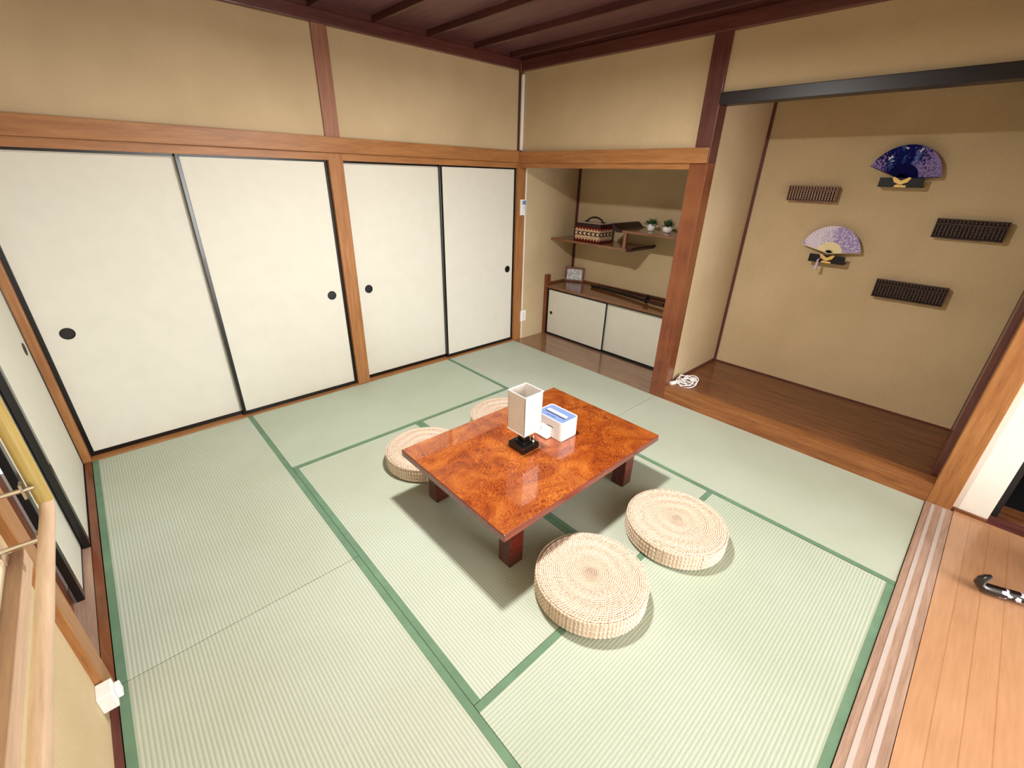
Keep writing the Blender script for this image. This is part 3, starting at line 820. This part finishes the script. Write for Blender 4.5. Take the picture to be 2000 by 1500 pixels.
# ------------------------------------------------------------------ L-shaped handrail
t = thing('handrail', 'round pale wooden handrail bent from vertical to level on metal brackets', 'handrail', (2.0, -3.5, .9))
MB().tube([(2.0, -3.5, .915), (2.0, -3.5, 1.70)], .0158, 20).build('upright_rail', 'handrail_y', t, smooth=True)
MB().tube([(1.992, -3.5, .915), (2.01, -3.5, .905), (2.05, -3.5, .90), (3.4, -3.5, .90)], .0145, 20).build('level_rail', 'handrail', t, smooth=True)
def bracket(x, z, plate_x, y1):
    b = MB(); b.tube([(x, -3.5, z), (x-.002, y1+.01, z)], .006, 10)
    b.tube([(x, y1+.012, z), (x, y1, z)], .014, 18); b.box(x-.012, x+.012, -3.522, -3.517, z-.02, z+.02)
    b.build('bracket', 'chrome', t, smooth=True)
bracket(2.03, .975, 0, -3.59); bracket(2.02, 1.62, 0, -3.625); bracket(2.10, .872, 0, -3.60); bracket(3.2, .868, 0, -3.55)

# ------------------------------------------------------------------ extension cord bundle
t = thing('extension_cord', 'bundled white extension cord on the display alcove step beside the red-brown post', 'cord', (1.97, .16, .12))
rnd = random.Random(3); q = MB()
pts = []
for i in range(150):
    a = i/150*2*PI*6.0; rr = .055+.022*math.sin(a*.37+1)
    pts.append((1.965+rr*math.cos(a)*1.0+.008*math.sin(i*.7), .19+rr*math.sin(a)*1.25, .140+.020*math.sin(a*1.7)+.012*math.sin(i*.23)))
q.tube(pts, .0042, 8); q.build('cable', 'white_cord', t, smooth=True)
MB().box(1.895, 1.922, .055, .185, .119, .143, bev=.004, rot=-.35).build('socket_strip', 'white_cord', t)
MB().box(1.96, 2.00, .27, .31, .119, .148, bev=.005, rot=.5).build('plug', 'white_cord', t)
MB().tube([(1.93, .17, .15), (1.965, .19, .172), (2.0, .21, .15)], .006, 8).build('tie', 'white_cord', t, smooth=True)

# ------------------------------------------------------------------ abacuses on the display wall
def abacus(x0, x1, z0, z1, cols, mf, mbd, label, yb=.902, dep=.026):
    t = thing('wall_abacus', label, 'abacus', ((x0+x1)/2, D, z0), 'old wooden abacuses mounted on the display alcove wall')
    y0, y1 = yb-dep, yb
    e = .007
    f = MB(); f.box(x0, x1, y0, y1, z0, z0+e, bev=.0015); f.box(x0, x1, y0, y1, z1-e, z1, bev=.0015)
    f.box(x0, x0+e, y0, y1, z0, z1); f.box(x1-e, x1, y0, y1, z0, z1)
    f.build('frame', mf, t)
    zd = z0+(z1-z0)*.74
    MB().box(x0+e, x1-e, y0+.006, y1-.004, zd-.004, zd+.004).build('divider_beam', mf, t)
    MB().box(x0+.003, x1-.003, y1-.003, y1, z0+.003, z1-.003).build('back_board', 'black', t)
    step = (x1-x0-2*e)/cols
    first = None
    for i in range(cols):
        cx = x0+e+step*(i+.5)
        if first is None:
            b = MB(); yc = (y0+y1)/2-.002
            b.tube([(cx, yc, z0+.004), (cx, yc, z1-.004)], .0012, 6)
            hh = (zd-z0-.014)/4.15; r = step*.33
            for k in range(4):
                zc = z0+.011+hh*(k+.5)
                b.lathe([(.001, -hh*.49), (r*.85, -hh*.42), (r, 0), (r*.85, hh*.42), (.001, hh*.49)], (cx, yc, zc), 10)
            zc = (zd+z1)/2; hh = min(hh, z1-zd-.012)
            b.lathe([(.001, -hh*.49), (r*.85, -hh*.42), (r, 0), (r*.85, hh*.42), (.001, hh*.49)], (cx, yc, zc), 10)
            first = b.build('bead_column', mbd, t); fx = first.location.x; c0 = cx
        else:
            c = first.copy(); COL.objects.link(c); c.parent = t; c.location.x = fx+(cx-c0)
    MB().box((x0+x1)/2-.10, (x0+x1)/2+.08, yb, D, z0-.004, z0+.02).build('wall_support', mf, t)
abacus(2.137, 2.472, 1.565, 1.672, 17, 'abacus_light', 'bead_light', 'brown wooden abacus beside the blue fan, lighter than the other two')
abacus(3.067, 3.407, 1.388, 1.506, 17, 'abacus_dark', 'bead_dark', 'dark wooden abacus on the display wall, out past the blue fan')
abacus(2.875, 3.268, .955, 1.080, 21, 'abacus_dark', 'bead_dark', 'dark wooden abacus, lowest thing on the display wall')

# ------------------------------------------------------------------ folding fans on their stands
def fan(px, pz, r, a0, a1, leaf, ribs, label, r_in, birds=False, yf=.872, tassel=False):
    t = thing('folding_fan', label, 'fan', (px, yf, pz), 'open folding fans on the display wall')
    n = 30; lf = MB(); th = .0012
    F = []; Bk = []
    for i in range(n+1):
        a = math.radians(a0+(a1-a0)*i/n); dy = .0022*(1 if i % 2 else -1)
        F.append([lf.bm.verts.new((px+rr*math.cos(a), yf+dy*(rr/r), pz+rr*math.sin(a))) for rr in (r_in, (r_in+r)/2, r)])
        Bk.append([lf.bm.verts.new((px+rr*math.cos(a), yf+dy*(rr/r)+th, pz+rr*math.sin(a))) for rr in (r_in, (r_in+r)/2, r)])
    for i in range(n):
        for k in range(2):
            lf.bm.faces.new((F[i][k], F[i+1][k], F[i+1][k+1], F[i][k+1])); lf.bm.faces.new((Bk[i][k], Bk[i][k+1], Bk[i+1][k+1], Bk[i+1][k]))
        lf.bm.faces.new((F[i][2], F[i+1][2], Bk[i+1][2], Bk[i][2])); lf.bm.faces.new((F[i][0], Bk[i][0], Bk[i+1][0], F[i+1][0]))
    for i in (0, n):
        for k in range(2): lf.bm.faces.new((F[i][k], F[i][k+1], Bk[i][k+1], Bk[i][k]))
    lf.build('fan_leaf', leaf, t, origin=(px, yf, pz))
    rb = MB()
    for i in range(n):
        a = math.radians(a0+(a1-a0)*(i+.5)/n); da = math.radians((a1-a0)/n)*.54
        pts = [(px+.006*math.cos(a-PI/2), pz+.006*math.sin(a-PI/2)), (px+(r_in+.006)*math.cos(a-da), pz+(r_in+.006)*math.sin(a-da)), (px+(r_in+.006)*math.cos(a+da), pz+(r_in+.006)*math.sin(a+da)), (px-.006*math.cos(a-PI/2), pz-.006*math.sin(a-PI/2))]
        o_ = .0003*(i % 3); rb.prism(pts, 'y', yf-.003+o_, yf-.0018+o_)
    rb.build('ribs', ribs, t)
    g = MB()
    for a_ in (a0, a1):
        a = math.radians(a_); g.tube([(px, yf-.002, pz), (px+r*math.cos(a), yf-.001, pz+r*math.sin(a))], [.005, .0028], 6, flat=.6)
    g.build('guard_stick', ribs, t)
    if birds:
        for bx, bz, s_, ro_ in ((-.093, .123, 1.0, .5), (-.018, .178, .7, 2.6), (.055, .165, .8, .9), (-.075, .103, .45, .2)):
            b = MB(); pts = [(0, 0), (.018, .012), (.010, .001), (.022, -.006), (.004, -.005), (-.014, -.010), (-.006, .001), (-.012, .014)]
            pts = [((p_[0]*math.cos(ro_)-p_[1]*math.sin(ro_))*s_+px+bx, (p_[0]*math.sin(ro_)+p_[1]*math.cos(ro_))*s_+pz+bz) for p_ in pts]
            b.prism(pts, 'y', yf-.0036, yf-.0026); b.build('printed_bird', 'tissue', t)
    if tassel:
        b = MB(); b.tube([(px, yf-.006, pz-.004), (px-.03, yf-.04, pz-.03), (px-.04, yf-.045, pz-.045)], .002, 6)
        b.lathe([(0, 0), (.006, -.004), (.008, -.012), (.006, -.018), (.013, -.070), (.010, -.075), (0, -.075)], (px-.042, yf-.045, pz-.042), 14)
        b.build('tassel', 'lilac', t, smooth=True)
    return t
fan(2.80, 1.735, .200, 3, 159, 'fan_blue', 'ribs_navy', 'deep blue open folding fan with white birds and lilac blossom', .082, birds=True)
fan(2.53, 1.212, .197, 8, 166, 'fan_white', 'ribs_cream', 'white and lilac open folding fan with cream ribs and a tassel', .078, tassel=True)
def stand(cx, z0, label):
    t = thing('fan_stand', label, 'fan stand', (cx, D, z0), 'black fan stands on the display wall')
    MB().box(cx-.118, cx+.118, .862-.018, .862-.010, z0, z0+.058, bev=.002).build('front_panel', 'stand_black', t)
    MB().box(cx-.118, cx+.118, .852, D, z0, z0+.006, bev=.001).build('shelf', 'stand_black', t)
    b = MB(); y = .8435
    for sx in (-1, 1):
        pts = [(cx, z0+.012), (cx+sx*.014, z0+.022), (cx+sx*.036, z0+.032), (cx+sx*.050, z0+.058), (cx+sx*.036, z0+.062), (cx+sx*.024, z0+.054), (cx+sx*.008, z0+.044), (cx, z0+.040)]
        if sx < 0: pts.reverse()
        b.prism(pts, 'y', y-.003, y+.0008)
    b.prism([(cx-.030, z0+.001), (cx+.034, z0+.001), (cx+.036, z0+.012), (cx+.010, z0+.014), (cx-.006, z0+.020), (cx-.026, z0+.013)], 'y', y-.003, y+.0008)
    b.build('gold_butterfly', 'gold', t)
stand(2.812, 1.680, 'black wall stand with gold ornament holding the blue fan')
stand(2.535, 1.144, 'black wall stand with gold ornament holding the white and lilac fan')

# ------------------------------------------------------------------ ceiling lamp
t = thing('ceiling_lamp', 'round white ceiling lamp over the low table', 'ceiling lamp', (LAMP[0], LAMP[1], 2.598))
MB().lathe([(0, 2.64), (.20, 2.64), (.22, 2.62), (.24, 2.52), (0, 2.52)], (LAMP[0], LAMP[1], 0), 40).build('housing', 'white', t, smooth=True)
MB().lathe([(0, 2.52), (.235, 2.52), (.23, 2.46), (.18, 2.43), (0, 2.425)], (LAMP[0], LAMP[1], 0), 40).build('diffuser', 'diffuser', t, smooth=True)

# ------------------------------------------------------------------ lacquer table foot in the next room
t = thing('lacquer_table', 'black lacquered low table in the next room with upcurled shell-inlaid foot', 'table', (4.5, -.45, 0))
def curl_leg(cx, cy, dx, dy, nm):
    pts, rs = [], []
    for s_, z, r in ((.214, .098, .010), (.226, .086, .017), (.238, .068, .022), (.240, .048, .025), (.228, .034, .027), (.205, .028, .028), (.165, .028, .028), (.12, .030, .028), (.07, .032, .028), (.02, .055, .028), (-.01, .10, .03), (-.02, .20, .026), (-.02, .32, .03)):
        pts.append((cx+dx*s_, cy+dy*s_, z)); rs.append(r)
    return MB().tube(pts, rs, 12, flat=.8).build('leg', 'inlay', t, smooth=True)
cxs = (4.085, 4.75); cys = (-.555, -.10)
curl_leg(4.085, -.565, -.94, -.34, 'a')
curl_leg(4.75, -.565, .94, -.34, 'b'); curl_leg(4.14, -.28, .3, .95, 'c'); curl_leg(4.75, -.28, .94, .34, 'd')
MB().box(4.08, 4.86, -.60, -.20, .30, .33, bev=.006).build('tabletop', 'black_lacquer', t)

for o in bpy.data.objects:
    if '_o' in o: del o['_o']
